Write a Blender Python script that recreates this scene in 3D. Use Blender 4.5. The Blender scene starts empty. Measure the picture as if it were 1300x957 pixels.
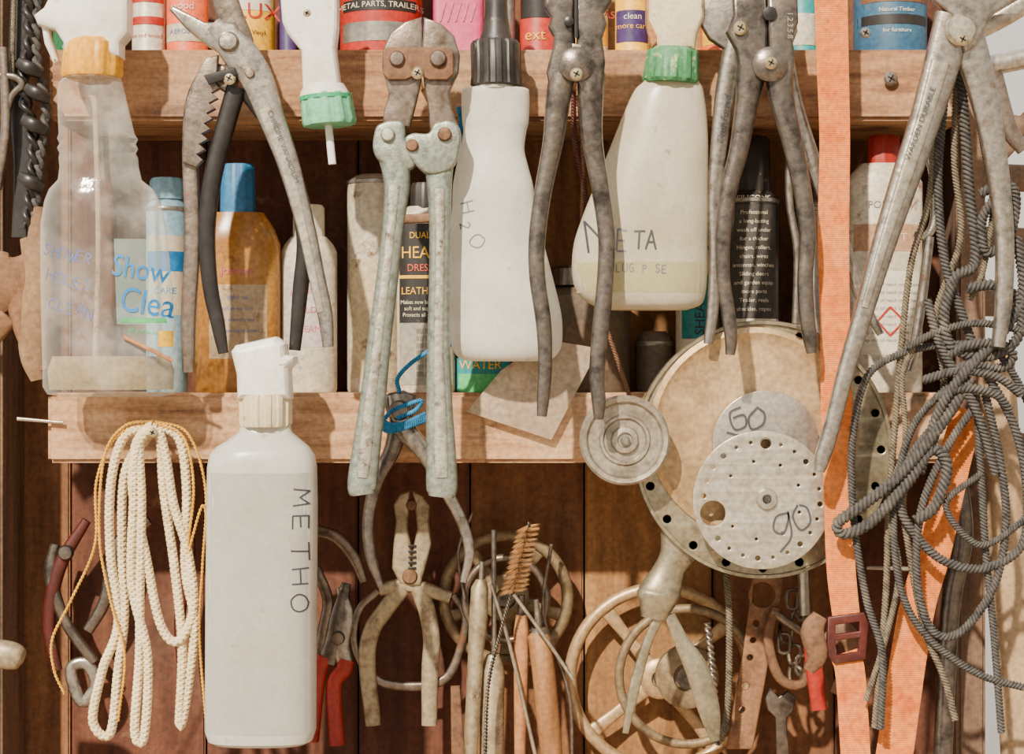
import bpy, math, random
import numpy as np
from mathutils import Vector, Matrix
from mathutils.bvhtree import BVHTree
random.seed(7)
S=0.0006; D=1.4
def F(y): return S*(D+y)/D
def lin(h):
    h=h.lstrip('#'); r=[int(h[i:i+2],16)/255 for i in (0,2,4)]
    return tuple([c/12.92 if c<=.04045 else ((c+.055)/1.055)**2.4 for c in r])+(1,)
# ---------------------------------------------------------------- materials
def mat(name,cols,rough=.6,metal=0,scale=40,bump=.15,stretch=(1,1,1),speck=None,transl=0,clear=0,spec=.4,weave=0,lo=.32,hi=.68,grit=.22,edge=.45,dust=None):
    m=bpy.data.materials.new(name); m.use_nodes=True
    nt=m.node_tree; N=nt.nodes; L=nt.links
    b=N['Principled BSDF']; out=N['Material Output']
    tc=N.new('ShaderNodeTexCoord'); mp=N.new('ShaderNodeMapping'); mp.inputs['Scale'].default_value=stretch
    L.new(tc.outputs['Object'],mp.inputs[0])
    n=N.new('ShaderNodeTexNoise'); n.inputs['Scale'].default_value=scale; n.inputs['Detail'].default_value=7
    n.inputs['Roughness'].default_value=.62
    L.new(mp.outputs[0],n.inputs['Vector'])
    r=N.new('ShaderNodeValToRGB'); el=r.color_ramp.elements
    k=len(cols)
    el[0].position=lo; el[0].color=lin(cols[0]); el[1].position=hi; el[1].color=lin(cols[-1])
    for i in range(1,k-1):
        e=el.new(lo+(hi-lo)*i/(k-1)); e.color=lin(cols[i])
    L.new(n.outputs['Fac'],r.inputs[0]); col=r.outputs[0]
    masks=[]
    def mixin(col,hexc,thr,sc,soft=.1,amt=1,off=0):
        n2=N.new('ShaderNodeTexNoise'); n2.inputs['Scale'].default_value=sc; n2.inputs['Detail'].default_value=8
        n2.inputs['Roughness'].default_value=.7
        mp2=N.new('ShaderNodeMapping'); mp2.inputs['Location'].default_value=(off,off*2,off); L.new(tc.outputs['Object'],mp2.inputs[0]); L.new(mp2.outputs[0],n2.inputs['Vector'])
        r2=N.new('ShaderNodeValToRGB'); r2.color_ramp.elements[0].position=thr; r2.color_ramp.elements[1].position=thr+soft
        r2.color_ramp.elements[1].color=(amt,amt,amt,1)
        L.new(n2.outputs['Fac'],r2.inputs[0]); masks.append(r2.outputs[0])
        mx=N.new('ShaderNodeMix'); mx.data_type='RGBA'; L.new(r2.outputs[0],mx.inputs[0]); L.new(col,mx.inputs[6]); mx.inputs[7].default_value=lin(hexc)
        return mx.outputs[2]
    if speck: col=mixin(col,*speck)
    if dust: col=mixin(col,dust[0],dust[1],dust[2],.25,dust[3],.37)
    if grit:
        n3=N.new('ShaderNodeTexNoise'); n3.inputs['Scale'].default_value=260; n3.inputs['Detail'].default_value=5
        L.new(tc.outputs['Object'],n3.inputs['Vector'])
        mr=N.new('ShaderNodeMapRange'); mr.inputs[1].default_value=.3; mr.inputs[2].default_value=.7; mr.inputs[3].default_value=1-grit*1.4; mr.inputs[4].default_value=1+grit*.6
        L.new(n3.outputs['Fac'],mr.inputs[0])
        hs=N.new('ShaderNodeHueSaturation'); L.new(mr.outputs[0],hs.inputs['Value']); L.new(col,hs.inputs['Color']); col=hs.outputs[0]
    L.new(col,b.inputs['Base Color'])
    b.inputs['Roughness'].default_value=rough; b.inputs['Metallic'].default_value=metal
    if metal>.4 and masks:   # rust and dust patches are rough and non-metallic
        mm=N.new('ShaderNodeMapRange'); mm.inputs[3].default_value=metal; mm.inputs[4].default_value=metal*.15; L.new(masks[0],mm.inputs[0]); L.new(mm.outputs[0],b.inputs['Metallic'])
        mq=N.new('ShaderNodeMapRange'); mq.inputs[3].default_value=rough; mq.inputs[4].default_value=.75; L.new(masks[-1],mq.inputs[0]); L.new(mq.outputs[0],b.inputs['Roughness'])
    b.inputs['Specular IOR Level'].default_value=spec
    if bump:
        bp=N.new('ShaderNodeBump'); bp.inputs['Strength'].default_value=bump; bp.inputs['Distance'].default_value=.002
        h=n.outputs['Fac']
        if weave:
            w=N.new('ShaderNodeTexWave'); w.inputs['Scale'].default_value=weave; w.bands_direction='Z'
            L.new(tc.outputs['Object'],w.inputs['Vector']); h=w.outputs['Fac']; bp.inputs['Distance'].default_value=.0006
        L.new(h,bp.inputs['Height']); L.new(bp.outputs[0],b.inputs['Normal'])
    if transl:
        t=N.new('ShaderNodeBsdfTranslucent'); L.new(col,t.inputs[0]); ms=N.new('ShaderNodeMixShader'); ms.inputs[0].default_value=transl
        L.new(b.outputs[0],ms.inputs[1]); L.new(t.outputs[0],ms.inputs[2]); L.new(ms.outputs[0],out.inputs[0])
    if clear:
        t=N.new('ShaderNodeBsdfTransparent'); t.inputs[0].default_value=(.98,.98,.97,1)
        fr=N.new('ShaderNodeLayerWeight'); fr.inputs[0].default_value=.3
        ad=N.new('ShaderNodeMath'); ad.operation='MULTIPLY_ADD'; ad.inputs[1].default_value=edge; ad.inputs[2].default_value=1-clear; ad.use_clamp=True
        L.new(fr.outputs['Facing'],ad.inputs[0])
        dn=N.new('ShaderNodeTexNoise'); dn.inputs['Scale'].default_value=16; dn.inputs['Detail'].default_value=6; dn.inputs['Roughness'].default_value=.6
        L.new(tc.outputs['Object'],dn.inputs['Vector'])
        dr=N.new('ShaderNodeMapRange'); dr.inputs[1].default_value=.52; dr.inputs[2].default_value=.8; dr.inputs[4].default_value=.35
        L.new(dn.outputs['Fac'],dr.inputs[0])
        a2=N.new('ShaderNodeMath'); a2.operation='ADD'; a2.use_clamp=True; L.new(ad.outputs[0],a2.inputs[0]); L.new(dr.outputs[0],a2.inputs[1])
        ms=N.new('ShaderNodeMixShader'); L.new(a2.outputs[0],ms.inputs[0]); L.new(t.outputs[0],ms.inputs[1]); L.new(b.outputs[0],ms.inputs[2])
        L.new(ms.outputs[0],out.inputs[0])
    return m
shelfwood=mat('timber_tan',['#62402a','#8f6444','#ac8058','#84583a'],.8,0,9,.45,(1.2,9,9),speck=('#4a3526',.6,22),dust=('#b09a80',.5,9,.6))
shelfwood2=mat('timber_pale',['#7c553a','#a67a54','#c0946c','#94684a'],.8,0,9,.45,(1,8,10),speck=('#5e4836',.6,18),dust=('#c6b094',.5,8,.65))
wallA=mat('board_redbrown',['#402216','#5a3322','#6e442e'],.85,0,8,.4,(7,7,.8),speck=('#856648',.63,25),dust=('#785a44',.55,10,.5))
wallB=mat('board_ochre',['#6a4626','#8a6038','#a07646'],.85,0,8,.4,(7,7,.8),speck=('#54341e',.62,20),dust=('#a0845e',.55,10,.5))
wallC=mat('board_brown',['#55341f','#724a2e','#885e3a'],.85,0,8,.4,(7,7,.8),speck=('#3c2416',.64,22),dust=('#947658',.55,10,.5))
gap=mat('gap_dark',['#1b120d','#281a12'],.9)
steel_grey=mat('steel_grey',['#6e675f','#a59c90','#857a6c'],.3,.85,60,.3,speck=('#5c4330',.58,60),dust=('#a89880',.54,24,.5))
steel_pale=mat('steel_pale',['#8e8576','#bfb5a2','#988b7a'],.3,.8,60,.3,speck=('#6a4c36',.6,65),dust=('#b8a98e',.54,24,.5))
steel_dark=mat('steel_dark',['#403a36','#716860','#7c6f60'],.3,.85,55,.3,speck=('#4c382c',.6,70),dust=('#8f806c',.56,28,.5))
steel_brown=mat('steel_brown',['#54473c','#84766a','#6a5a4a'],.33,.75,55,.3,speck=('#68432c',.58,65),dust=('#948470',.55,26,.5))
rust=mat('rust',['#553624','#78553c','#604430'],.7,.25,70,.5,dust=('#9a8468',.54,26,.5))
galv=mat('galvanised_green',['#6c7264','#90968a','#7a796a'],.4,.6,110,.35,speck=('#544230',.6,90),dust=('#b8b09c',.56,30,.5))
galv_in=mat('galvanised_worn',['#8c8a7a','#b4b0a0','#7a705e'],.4,.6,130,.35,speck=('#584432',.56,110),dust=('#c4bba4',.55,30,.5))
black_m=mat('black_grip',['#161210','#282320'],.35,0,60,.1,speck=('#5b4c3e',.66,70))
black_pl=mat('black_plastic',['#1e1a18','#332e2a'],.42,0,60,.1,speck=('#8a7c6c',.62,90))
dusty_tan=mat('dusty_tan_metal',['#a08058','#bc9c72','#9c7e58'],.42,.5,22,.15,speck=('#785838',.64,70),dust=('#cdb690',.5,12,.5))
flange_m=mat('flange_metal',['#7c725c','#a0947a','#887c64'],.34,.7,30,.2,speck=('#604a32',.6,60),dust=('#ac9e82',.54,18,.5))
alu=mat('aluminium',['#a09688','#bcb2a4','#a89c8c'],.3,.8,25,.1,speck=('#6a523a',.66,80),dust=('#b4a68c',.53,20,.4))
alu2=mat('aluminium_dusty',['#aa9e8a','#c2b8a6','#aa9c86'],.34,.7,25,.12,speck=('#6c5036',.64,90),dust=('#c0b094',.53,20,.45))
wheel_m=mat('cast_wheel',['#847869','#a59a88','#766a5a'],.38,.6,50,.25,speck=('#584230',.62,80))
wheelB=mat('wheel_dusty_brown',['#5c4a38','#867254','#6c583e'],.55,.4,50,.35,dust=('#a89474',.54,26,.6))
dustiron=mat('dusty_iron',['#86765e','#a69678','#76624a'],.48,.45,50,.3,speck=('#543e2a',.59,60))
white_pl=mat('white_plastic',['#dcd6ca','#efeae0'],.34,0,25,.06,transl=.12,speck=('#a08258',.63,60),grit=.08,dust=('#c0ac8c',.54,24,.55))
cream_pl=mat('cream_plastic',['#ccba96','#dccca8'],.4,0,30,.08,transl=.12,speck=('#80602f',.61,60),grit=.12,dust=('#a88c60',.53,22,.6))
hdpe=mat('translucent_bottle',['#d8d3c6','#ebe8de','#e0dbcd'],.28,0,12,.06,transl=.4,speck=('#b09570',.63,60),grit=.05,dust=('#c6b596',.55,14,.7))
hdpe_m=mat('translucent_bottle_greyed',['#c4c0b4','#d6d2c8','#cac5b8'],.28,0,12,.06,transl=.35,speck=('#a48c68',.63,60),grit=.05,dust=('#bcae90',.55,14,.7))
hdpe_y=mat('translucent_bottle_aged',['#c8bea4','#d8cfb8','#cabfa4'],.28,0,12,.06,transl=.4,speck=('#987c4c',.63,55),grit=.07,dust=('#b4a07a',.53,14,.7))
hdpe_liq=mat('liquid_tinted_plastic',['#bdb386','#cbc294'],.28,0,12,.02,transl=.4,grit=.06,speck=('#987c4c',.66,55))
hdpe_liq2=mat('liquid_filled_plastic',['#b2afa4','#bfbcb2'],.26,0,12,.03,transl=.32,grit=.06,speck=('#9c8664',.64,55),dust=('#b4a688',.56,14,.55))
clear_m=mat('clear_plastic',['#d4cec2','#ece8de'],.08,0,18,.45,clear=.96,spec=.9,edge=.5,grit=0)
clear_tint=mat('clear_print_tint',['#a8c8c0','#c8d8cc'],.5,0,20,0,clear=.75,edge=.1,grit=0)
silt=mat('silt',['#94805c','#b09c74'],.9,0,40,.2,clear=.45)
yellow_pl=mat('yellow_plastic',['#d08c10','#e8aa1c'],.42,0,40,.08,speck=('#f0dca8',.67,60))
green_pl=mat('green_plastic',['#2a9460','#40a876'],.45,0,40,.05,speck=('#a8d8b8',.7,50))
green_pale=mat('pale_green_plastic',['#62b286','#7ec29a'],.45,0,40,.05,speck=('#c8dcc4',.66,70))
green_dk=mat('faded_green_plastic',['#377a4a','#54885c'],.5,0,60,.1,speck=('#c3bc92',.56,70))
orange_web=mat('orange_webbing',['#d0641e','#e07c34','#dc8444'],.85,0,60,.6,weave=330,speck=('#b0602c',.6,70),dust=('#dca070',.52,16,.55))
rope_dk=mat('dark_rope',['#2a2827','#4d4945','#3a3633'],.8,0,120,.6,dust=('#8c8072',.55,30,.6))
rope_gr=mat('grey_rope',['#4e463a','#766a56','#443c32'],.85,0,120,.6)
rope_wh=mat('white_cord',['#cdb68c','#e2cfa8'],.85,0,160,.3,speck=('#a08456',.62,60),grit=.14)
string_y=mat('yellow_string',['#c08a20','#d8a234'],.8,0,100,.2)
twine_b=mat('blue_twine',['#185c86','#3084b2'],.8,0,100,.3)
leather=mat('leather',['#5e3c26','#7c583c','#563520'],.8,0,30,.7,dust=('#a08466',.52,16,.6))
leather2=mat('leather_pale',['#6e5036','#8c6c4c'],.8,0,40,.7,dust=('#a88e6c',.52,16,.6))
ink_k=mat('ink_black',['#302e34','#424046'],.6,0,40,0,grit=0)
ink_f=mat('ink_faded',['#605e64','#747276'],.6,0,40,0,grit=0)
ink_b=mat('ink_blue',['#4c5884','#626e9c'],.6,0,40,0,grit=0)
lab_w=mat('label_white',['#c6bca6','#d6cab2'],.6,0,20,0,speck=('#a08660',.6,50),grit=.12)
lab_k=mat('label_black',['#1e1a18','#2a2522'],.5,0,20,0,speck=('#6a5c4c',.62,60))
lab_y=mat('label_yellow',['#dca010','#e8b424'],.5,0,20,0,speck=('#a08040',.64,60))
lab_g=mat('label_green',['#3aa05a','#58b870'],.5,0,20,0)
lab_b=mat('label_blue',['#1070b4','#1c84c8'],.5,0,20,0)
lab_lb=mat('label_lightblue',['#7ca8bc','#90b6c6'],.5,0,20,0,speck=('#8c8064',.62,60))
lab_r=mat('label_red',['#a02014','#b43020'],.5,0,20,0,speck=('#70483a',.64,60))
lab_o=mat('label_orange',['#cc4a20','#da6030'],.5,0,20,0,speck=('#a07458',.64,60))
lab_m=mat('label_magenta',['#a8144a','#bc2c60'],.5,0,20,0)
lab_p=mat('label_purple',['#362452','#463468'],.5,0,20,0)
lab_t=mat('label_teal',['#14767a','#228a8c'],.5,0,20,0,speck=('#607c70',.62,60))
lab_pink=mat('label_pink',['#b8506a','#c46a80'],.5,0,20,0)
tin_w=mat('painted_tin_white',['#b4a993','#cbc0aa'],.45,.1,25,.1,speck=('#785438',.58,50),dust=('#a49072',.54,14,.6))
tin_s=mat('tin_silver',['#8c867e','#aca69c'],.35,.7,40,.1,speck=('#7a5c40',.6,60))
amber=mat('amber_liquid_bottle',['#a46a28','#ba823c','#c08f4c'],.26,0,14,.08,transl=.3,speck=('#7a5228',.6,50),dust=('#b89c70',.53,20,.6))
jar_br=mat('dusty_jar',['#54463a','#705e4c'],.5,0,30,.15)
red_pl=mat('red_plastic',['#8c1c12','#a02c1e'],.42,0,40,.08,speck=('#5e4232',.6,60))
red_dk=mat('red_grip',['#3c130e','#541d15'],.45,0,40,.1,speck=('#443426',.56,60))
blue_cap=mat('blue_cap',['#205c8a','#3072a0'],.45,0,40,.05,speck=('#9cb4bc',.64,60))
wood_h=mat('handle_wood',['#805430','#a07448'],.6,0,20,.2,(4,4,.6))
brass=mat('screw_brass',['#b4a078','#d4c298'],.28,.85,60,.1)
bristle=mat('bristle',['#96683c','#c0925c'],.8,0,80,0)
twig_m=mat('twig',['#966038','#b07c50'],.8,0,60,.3)
sheet_m=mat('dusty_sheet',['#b09a82','#c8b296'],.3,.1,20,.05,clear=.45,edge=.2)
post_m=mat('post_grey_timber',['#4a3628','#685040','#7a5e46'],.85,0,8,.5,(7,7,.8))
pipe_m=mat('weathered_pole',['#8c7256','#a88c6a'],.7,0,20,.2,(3,3,.6))
earth=mat('dusty_ground',['#a08c74','#b8a48c'],.95,0,4,.2)
# ---------------------------------------------------------------- builders
GROUPS=[]
class G:
    def __init__(s,name,y):
        s.e=bpy.data.objects.new(name,None); s.e.empty_display_size=.02
        bpy.context.collection.objects.link(s.e); s.y=y; s.f=F(y); s.ch=[]; GROUPS.append(s)
    def pt(s,px,py,dy=0): return ((px-650)*s.f, s.y+dy*s.f, (478-py)*s.f)
def mk(g,name,vs,fs,m,sharp=38):
    me=bpy.data.meshes.new(name); me.from_pydata([tuple(v) for v in vs],[],fs); me.update()
    return mko(g,name,me,m,sharp)
def mko(g,name,me,m,sharp=38):
    import bmesh
    bm=bmesh.new(); bm.from_mesh(me)
    bmesh.ops.recalc_face_normals(bm,faces=bm.faces)
    a=math.radians(sharp)
    for f in bm.faces: f.smooth=True
    for e in bm.edges:
        if len(e.link_faces)==2 and e.calc_face_angle(0)>a: e.smooth=False
    bm.to_mesh(me); bm.free()
    o=bpy.data.objects.new(name,me); me.materials.clear(); me.materials.append(m)
    bpy.context.collection.objects.link(o)
    if g: g.ch.append(o)
    return o
def crom(P,k=6,closed=False):
    P=[np.array(p,float) for p in P]; n=len(P)
    if n<3: 
        return [P[0]+(P[1]-P[0])*i/k for i in range(k+1)]
    out=[]
    rng=range(n) if closed else range(n-1)
    for i in rng:
        if closed: a,b,c,d=P[i-1],P[i],P[(i+1)%n],P[(i+2)%n]
        else:
            b,c=P[i],P[i+1]; a=P[i-1] if i>0 else 2*b-c; d=P[i+2] if i+2<n else 2*c-b
        for j in range(k):
            t=j/k
            out.append(.5*((2*b)+(-a+c)*t+(2*a-5*b+4*c-d)*t*t+(-a+3*b-3*c+d)*t**3))
    if not closed: out.append(P[-1])
    return out
def sec(n,e):
    r=[]
    for i in range(n):
        t=2*math.pi*(i+.5)/n; c,s=math.cos(t),math.sin(t)
        r.append((math.copysign(abs(c)**(2/e),c),math.copysign(abs(s)**(2/e),s)))
    return r
def grid_faces(rows,n,closed=False,caps=True):
    fs=[]
    R=rows if closed else rows-1
    for i in range(R):
        a=i*n; b=((i+1)%rows)*n
        for j in range(n):
            k=(j+1)%n; fs.append((a+j,a+k,b+k,b+j))
    if caps and not closed:
        fs.append(tuple(range(n))[::-1]); fs.append(tuple(range((rows-1)*n,rows*n)))
    return fs
def sweep(g,name,pts,m,t=None,ratio=.6,e=2.6,n=16,k=6,closed=False,smooth=True):
    P=[tuple(p)+((0,) if len(p)==3 else ()) for p in pts]
    C=crom(P,k,closed) if smooth else [np.array(p,float) for p in P]
    Q=[Vector(g.pt(c[0],c[1],c[3])) for c in C]; vs=[]; sc=sec(n,e); N=len(Q)
    for i in range(N):
        if closed: T=Q[(i+1)%N]-Q[i-1]
        else: T=Q[min(i+1,N-1)]-Q[max(i-1,0)]
        T.normalize(); Y=Vector((0,1,0))
        sd=T.cross(Y)
        if sd.length<1e-4: sd=Vector((1,0,0))
        sd.normalize(); nr=sd.cross(T)
        w=C[i][2]*.5*g.f; th=(t*.5*g.f if t else w*ratio)
        for a,b in sc: vs.append(Q[i]+sd*(a*w)+nr*(b*th))
    return mk(g,name,vs,grid_faces(N,n,closed),m)
def rope(g,name,pts,r,m,strands=3,pitch=14,closed=False,k=14,braid=False):
    P=[tuple(p)+((0,) if len(p)==2 else ()) for p in pts]
    C=crom(P,k,closed)
    Q=np.array([g.pt(c[0],c[1],c[2]) for c in C])
    if closed: Q=np.vstack([Q,Q[:1]])
    d=np.r_[0,np.cumsum(np.linalg.norm(np.diff(Q,axis=0),axis=1))]
    st=pitch*g.f/7; M=max(8,int(d[-1]/st)); u=np.linspace(0,d[-1],M)
    q=np.stack([np.interp(u,d,Q[:,i]) for i in range(3)],1)
    T=np.gradient(q,axis=0); T/=np.linalg.norm(T,axis=1)[:,None]+1e-9
    sd=np.cross(T,[0,1,0]); ln=np.linalg.norm(sd,axis=1)[:,None]; sd=np.where(ln>1e-3,sd/(ln+1e-9),[1,0,0]); nr=np.cross(sd,T)
    vs=[];fs=[]; R=r*g.f; ns=6
    for s in range(strands):
        sg=-1 if (braid and s%2) else 1
        th=sg*(u/(pitch*g.f)*2*math.pi)+s*2*math.pi/strands
        if strands==1: cen=q; rr=R
        elif braid: cen=q+(sd*np.cos(th)[:,None]+nr*np.sin(th)[:,None])*R*.58; rr=R*.46
        else: cen=q+(sd*np.cos(th)[:,None]+nr*np.sin(th)[:,None])*R*.5; rr=R*.56
        base=len(vs)
        for i in range(M):
            for j in range(ns):
                a=2*math.pi*j/ns; vs.append(cen[i]+sd[i]*math.cos(a)*rr+nr[i]*math.sin(a)*rr)
        fs+= [tuple(x+base for x in f) for f in grid_faces(M,ns)]
    if braid:
        base=len(vs)
        for i in range(M):
            for j in range(ns):
                a=2*math.pi*j/ns; vs.append(q[i]+(sd[i]*math.cos(a)+nr[i]*math.sin(a))*R*.7)
        fs+= [tuple(x+base for x in f) for f in grid_faces(M,ns)]
    return mk(g,name,vs,fs,m,80)
def loft(g,name,lv,m,sq=1,e=2,n=40,smooth=False,flute=None,tilt=None,dy=0,k=5):
    L=[tuple(l)+((l[2]*sq,) if len(l)==3 else ()) for l in lv]
    if smooth: L=crom(L,k)
    sc=sec(n,e); vs=[]
    for (py,cx,rx,ry) in L:
        for j,(a,b) in enumerate(sc):
            q=1
            if flute: q=1+flute[1]*(1 if (j*flute[0]//n)%2==0 else -1)*.5
            x,z,yy=cx+a*rx*q,py,b*ry*q+dy
            if tilt:
                t=math.radians(tilt[2]); dx,dz=x-tilt[0],z-tilt[1]
                x=tilt[0]+dx*math.cos(t)-dz*math.sin(t); z=tilt[1]+dx*math.sin(t)+dz*math.cos(t)
            vs.append(g.pt(x,z,yy))
    return mk(g,name,vs,grid_faces(len(L),n),m)
def turned(g,name,cx,cy,prof,m,n=48,dy=0,closedring=False):
    """lathe about the Y axis; prof = [(radius,depth)...] px"""
    vs=[]
    for r,d in prof:
        for j in range(n):
            a=2*math.pi*j/n; vs.append(g.pt(cx+r*math.cos(a),cy+r*math.sin(a),d+dy))
    return mk(g,name,vs,grid_faces(len(prof),n,closedring),m)
def circ(cx,cy,r,n=20): return [(cx+r*math.cos(2*math.pi*i/n),cy+r*math.sin(2*math.pi*i/n)) for i in range(n)]
def plate(g,name,outline,m,t=8,bev=2,holes=(),smooth=False,dy=0,k=4):
    cu=bpy.data.curves.new(name,'CURVE'); cu.dimensions='2D'; cu.fill_mode='BOTH'
    if smooth: outline=[tuple(p) for p in crom(outline,k,True)]
    for o in [outline]+list(holes):
        sp=cu.splines.new('POLY'); sp.points.add(len(o)-1); sp.use_cyclic_u=True
        for i,p in enumerate(o): sp.points[i].co=((p[0]-650)*g.f,(478-p[1])*g.f,0,1)
    b=min(bev,t*.49)*g.f
    cu.extrude=t*.5*g.f-b; cu.bevel_depth=b; cu.bevel_resolution=2; cu.offset=-b
    ob=bpy.data.objects.new('tmp',cu); bpy.context.collection.objects.link(ob)
    dg=bpy.context.evaluated_depsgraph_get(); dg.update()
    me=bpy.data.meshes.new_from_object(ob.evaluated_get(dg)); bpy.data.objects.remove(ob)
    me.transform(Matrix.Translation((0,g.y+dy*g.f,0))@Matrix.Rotation(math.pi/2,4,'X'))
    import bmesh
    bm=bmesh.new(); bm.from_mesh(me); bmesh.ops.remove_doubles(bm,verts=bm.verts,dist=1e-6); bm.to_mesh(me); bm.free()
    return mko(g,name,me,m,30)
def bvh(ts):
    if not isinstance(ts,(list,tuple)): ts=[ts]
    vs=[];ps=[]
    for o in ts:
        b=len(vs); vs+=[v.co.copy() for v in o.data.vertices]; ps+=[tuple(b+i for i in p.vertices) for p in o.data.polygons]
    return BVHTree.FromPolygons(vs,ps)
def drape(g,vs,target,eps):
    T=bvh(target); hits=[]
    for v in vs:
        h=T.ray_cast(Vector((v[0],-1.2,v[2])),Vector((0,1,0)))[0]
        hits.append(h.y if h else None)
    good=[h for h in hits if h is not None]; dflt=max(good) if good else g.y
    return [(v[0],(h if h is not None else dflt)-eps*g.f,v[2]) for v,h in zip(vs,hits)]
def text(g,s,px,py,h,m,target=None,rot=0,dy=0,bold=0,eps=.8,name='lettering',al='CENTER',sx=1,shear=0):
    cu=bpy.data.curves.new('t','FONT'); cu.body=s; cu.size=h/.7; cu.align_x=al; cu.align_y='CENTER'; cu.offset=bold; cu.shear=shear; cu.resolution_u=3
    ob=bpy.data.objects.new('tmp',cu); bpy.context.collection.objects.link(ob)
    dg=bpy.context.evaluated_depsgraph_get(); dg.update()
    me=bpy.data.meshes.new_from_object(ob.evaluated_get(dg)); bpy.data.objects.remove(ob)
    import bmesh
    if target is not None:
        bm=bmesh.new(); bm.from_mesh(me)
        le=[e for e in bm.edges if e.calc_length()>h*.35]
        if le: bmesh.ops.subdivide_edges(bm,edges=le,cuts=1)
        bmesh.ops.triangulate(bm,faces=bm.faces)
        bm.to_mesh(me); bm.free()
    t=math.radians(rot); vs=[]
    for v in me.vertices:
        x,z=v.co.x*sx,-v.co.y
        vs.append(g.pt(px+x*math.cos(t)-z*math.sin(t),py+x*math.sin(t)+z*math.cos(t),dy-(0 if target is not None else eps)))
    if target is not None: vs=drape(g,vs,target,eps)
    for v,c in zip(me.vertices,vs): v.co=c
    return mko(g,name,me,m,80)
def strokes(g,polys,w,m,target,name='handwriting',eps=.8,smooth=True):
    vs=[];fs=[]
    for P in polys:
        C=crom(P,5) if (smooth and len(P)>2) else crom([P[0],P[-1]],6)
        for i in range(len(C)):
            T=C[min(i+1,len(C)-1)]-C[max(i-1,0)]; T=T/(np.linalg.norm(T)+1e-9); n=np.array([-T[1],T[0]])*w/2
            for sg in (-1,1): vs.append(g.pt(*(C[i]+sg*n)))
            if i: b=len(vs)-4; fs.append((b,b+1,b+3,b+2))
    if target is not None: vs=drape(g,vs,target,eps)
    return mk(g,name,vs,fs,m,80)
GL={'M':[[(0,1),(.08,0)],[(.08,0),(.5,.6)],[(.5,.6),(.9,0)],[(.9,0),(1,1)]],'E':[[(0,0),(0,1)],[(0,0),(.8,.02)],[(0,.5),(.7,.48)],[(0,1),(.85,.97)]],
 'T':[[(0,.02),(1,0)],[(.5,0),(.48,1)]],'H':[[(0,0),(.04,1)],[(.9,0),(.9,1)],[(0,.5),(.9,.46)]],'O':[[(.5,0),(.1,.2),(0,.6),(.3,1),(.8,.9),(1,.5),(.8,.1),(.45,0)]],
 'A':[[(0,1),(.45,0)],[(.45,0),(.9,1)],[(.2,.65),(.75,.62)]],'S':[[(.85,.1),(.4,0),(.1,.2),(.4,.48),(.8,.7),(.5,1),(.05,.9)]],'W':[[(0,0),(.25,1)],[(.25,1),(.5,.3)],[(.5,.3),(.75,1)],[(.75,1),(1,0)]],
 'R':[[(0,0),(0,1)],[(0,0),(.7,.1),(.7,.4),(0,.5)],[(.2,.5),(.85,1)]],'P':[[(0,0),(0,1)],[(0,0),(.7,.1),(.7,.4),(0,.5)]],'C':[[(.85,.12),(.4,0),(.05,.4),(.2,.9),(.85,.92)]],
 'L':[[(0,0),(0,1)],[(0,1),(.75,.97)]],'N':[[(0,1),(0,0)],[(0,0),(.85,1)],[(.85,1),(.88,0)]],'U':[[(0,0),(.05,.8),(.45,1),(.85,.8),(.85,0)]],'G':[[(.85,.12),(.4,0),(.05,.4),(.2,.9),(.8,.9),(.85,.55),(.5,.55)]],
 '2':[[(0,.2),(.4,0),(.8,.2),(.5,.6),(0,1)],[(0,1),(.9,.98)]],'I':[[(0,0),(0,1)]]}
rj=random.Random(3)
def hand(g,s,px,py,h,w,m,target,rot=0,adv=1.25,wr=.7):
    t=math.radians(rot); P=[]; x=0
    for c in s:
        if c in GL:
            ox=x+rj.uniform(-.04,.04); oy=rj.uniform(-.1,.1); k=rj.uniform(.9,1.1)
            for pl in GL[c]:
                q=[]
                for u,v in pl:
                    a=(ox+u*wr*k+rj.uniform(-.03,.03))*h; b=(v*k+oy-.5+rj.uniform(-.03,.03))*h
                    q.append((px+a*math.cos(t)-b*math.sin(t),py+a*math.sin(t)+b*math.cos(t)))
                P.append(q)
        x+=wr*adv
    return strokes(g,P,w,m,target)
def decal(g,name,x0,y0,x1,y1,m,target,nx=14,ny=6,eps=.4,sh=0):
    vs=[g.pt(x0+(x1-x0)*i/nx+sh*(j/ny),y0+(y1-y0)*j/ny) for j in range(ny+1) for i in range(nx+1)]
    fs=[(j*(nx+1)+i,j*(nx+1)+i+1,(j+1)*(nx+1)+i+1,(j+1)*(nx+1)+i) for j in range(ny) for i in range(nx)]
    return mk(g,name,drape(g,vs,target,eps),fs,m,80)
def box(g,name,x0,x1,z0,z1,y0,y1,m,bev=.002):
    import bmesh
    bm=bmesh.new(); bmesh.ops.create_cube(bm,size=1)
    for v in bm.verts: v.co=Vector(((x0+x1)/2+v.co.x*(x1-x0),(y0+y1)/2+v.co.y*(y1-y0),(z0+z1)/2+v.co.z*(z1-z0)))
    if bev: bmesh.ops.bevel(bm,geom=bm.edges[:],offset=bev,segments=2,affect='EDGES')
    me=bpy.data.meshes.new(name); bm.to_mesh(me); bm.free(); return mko(g,name,me,m,30)
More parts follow.
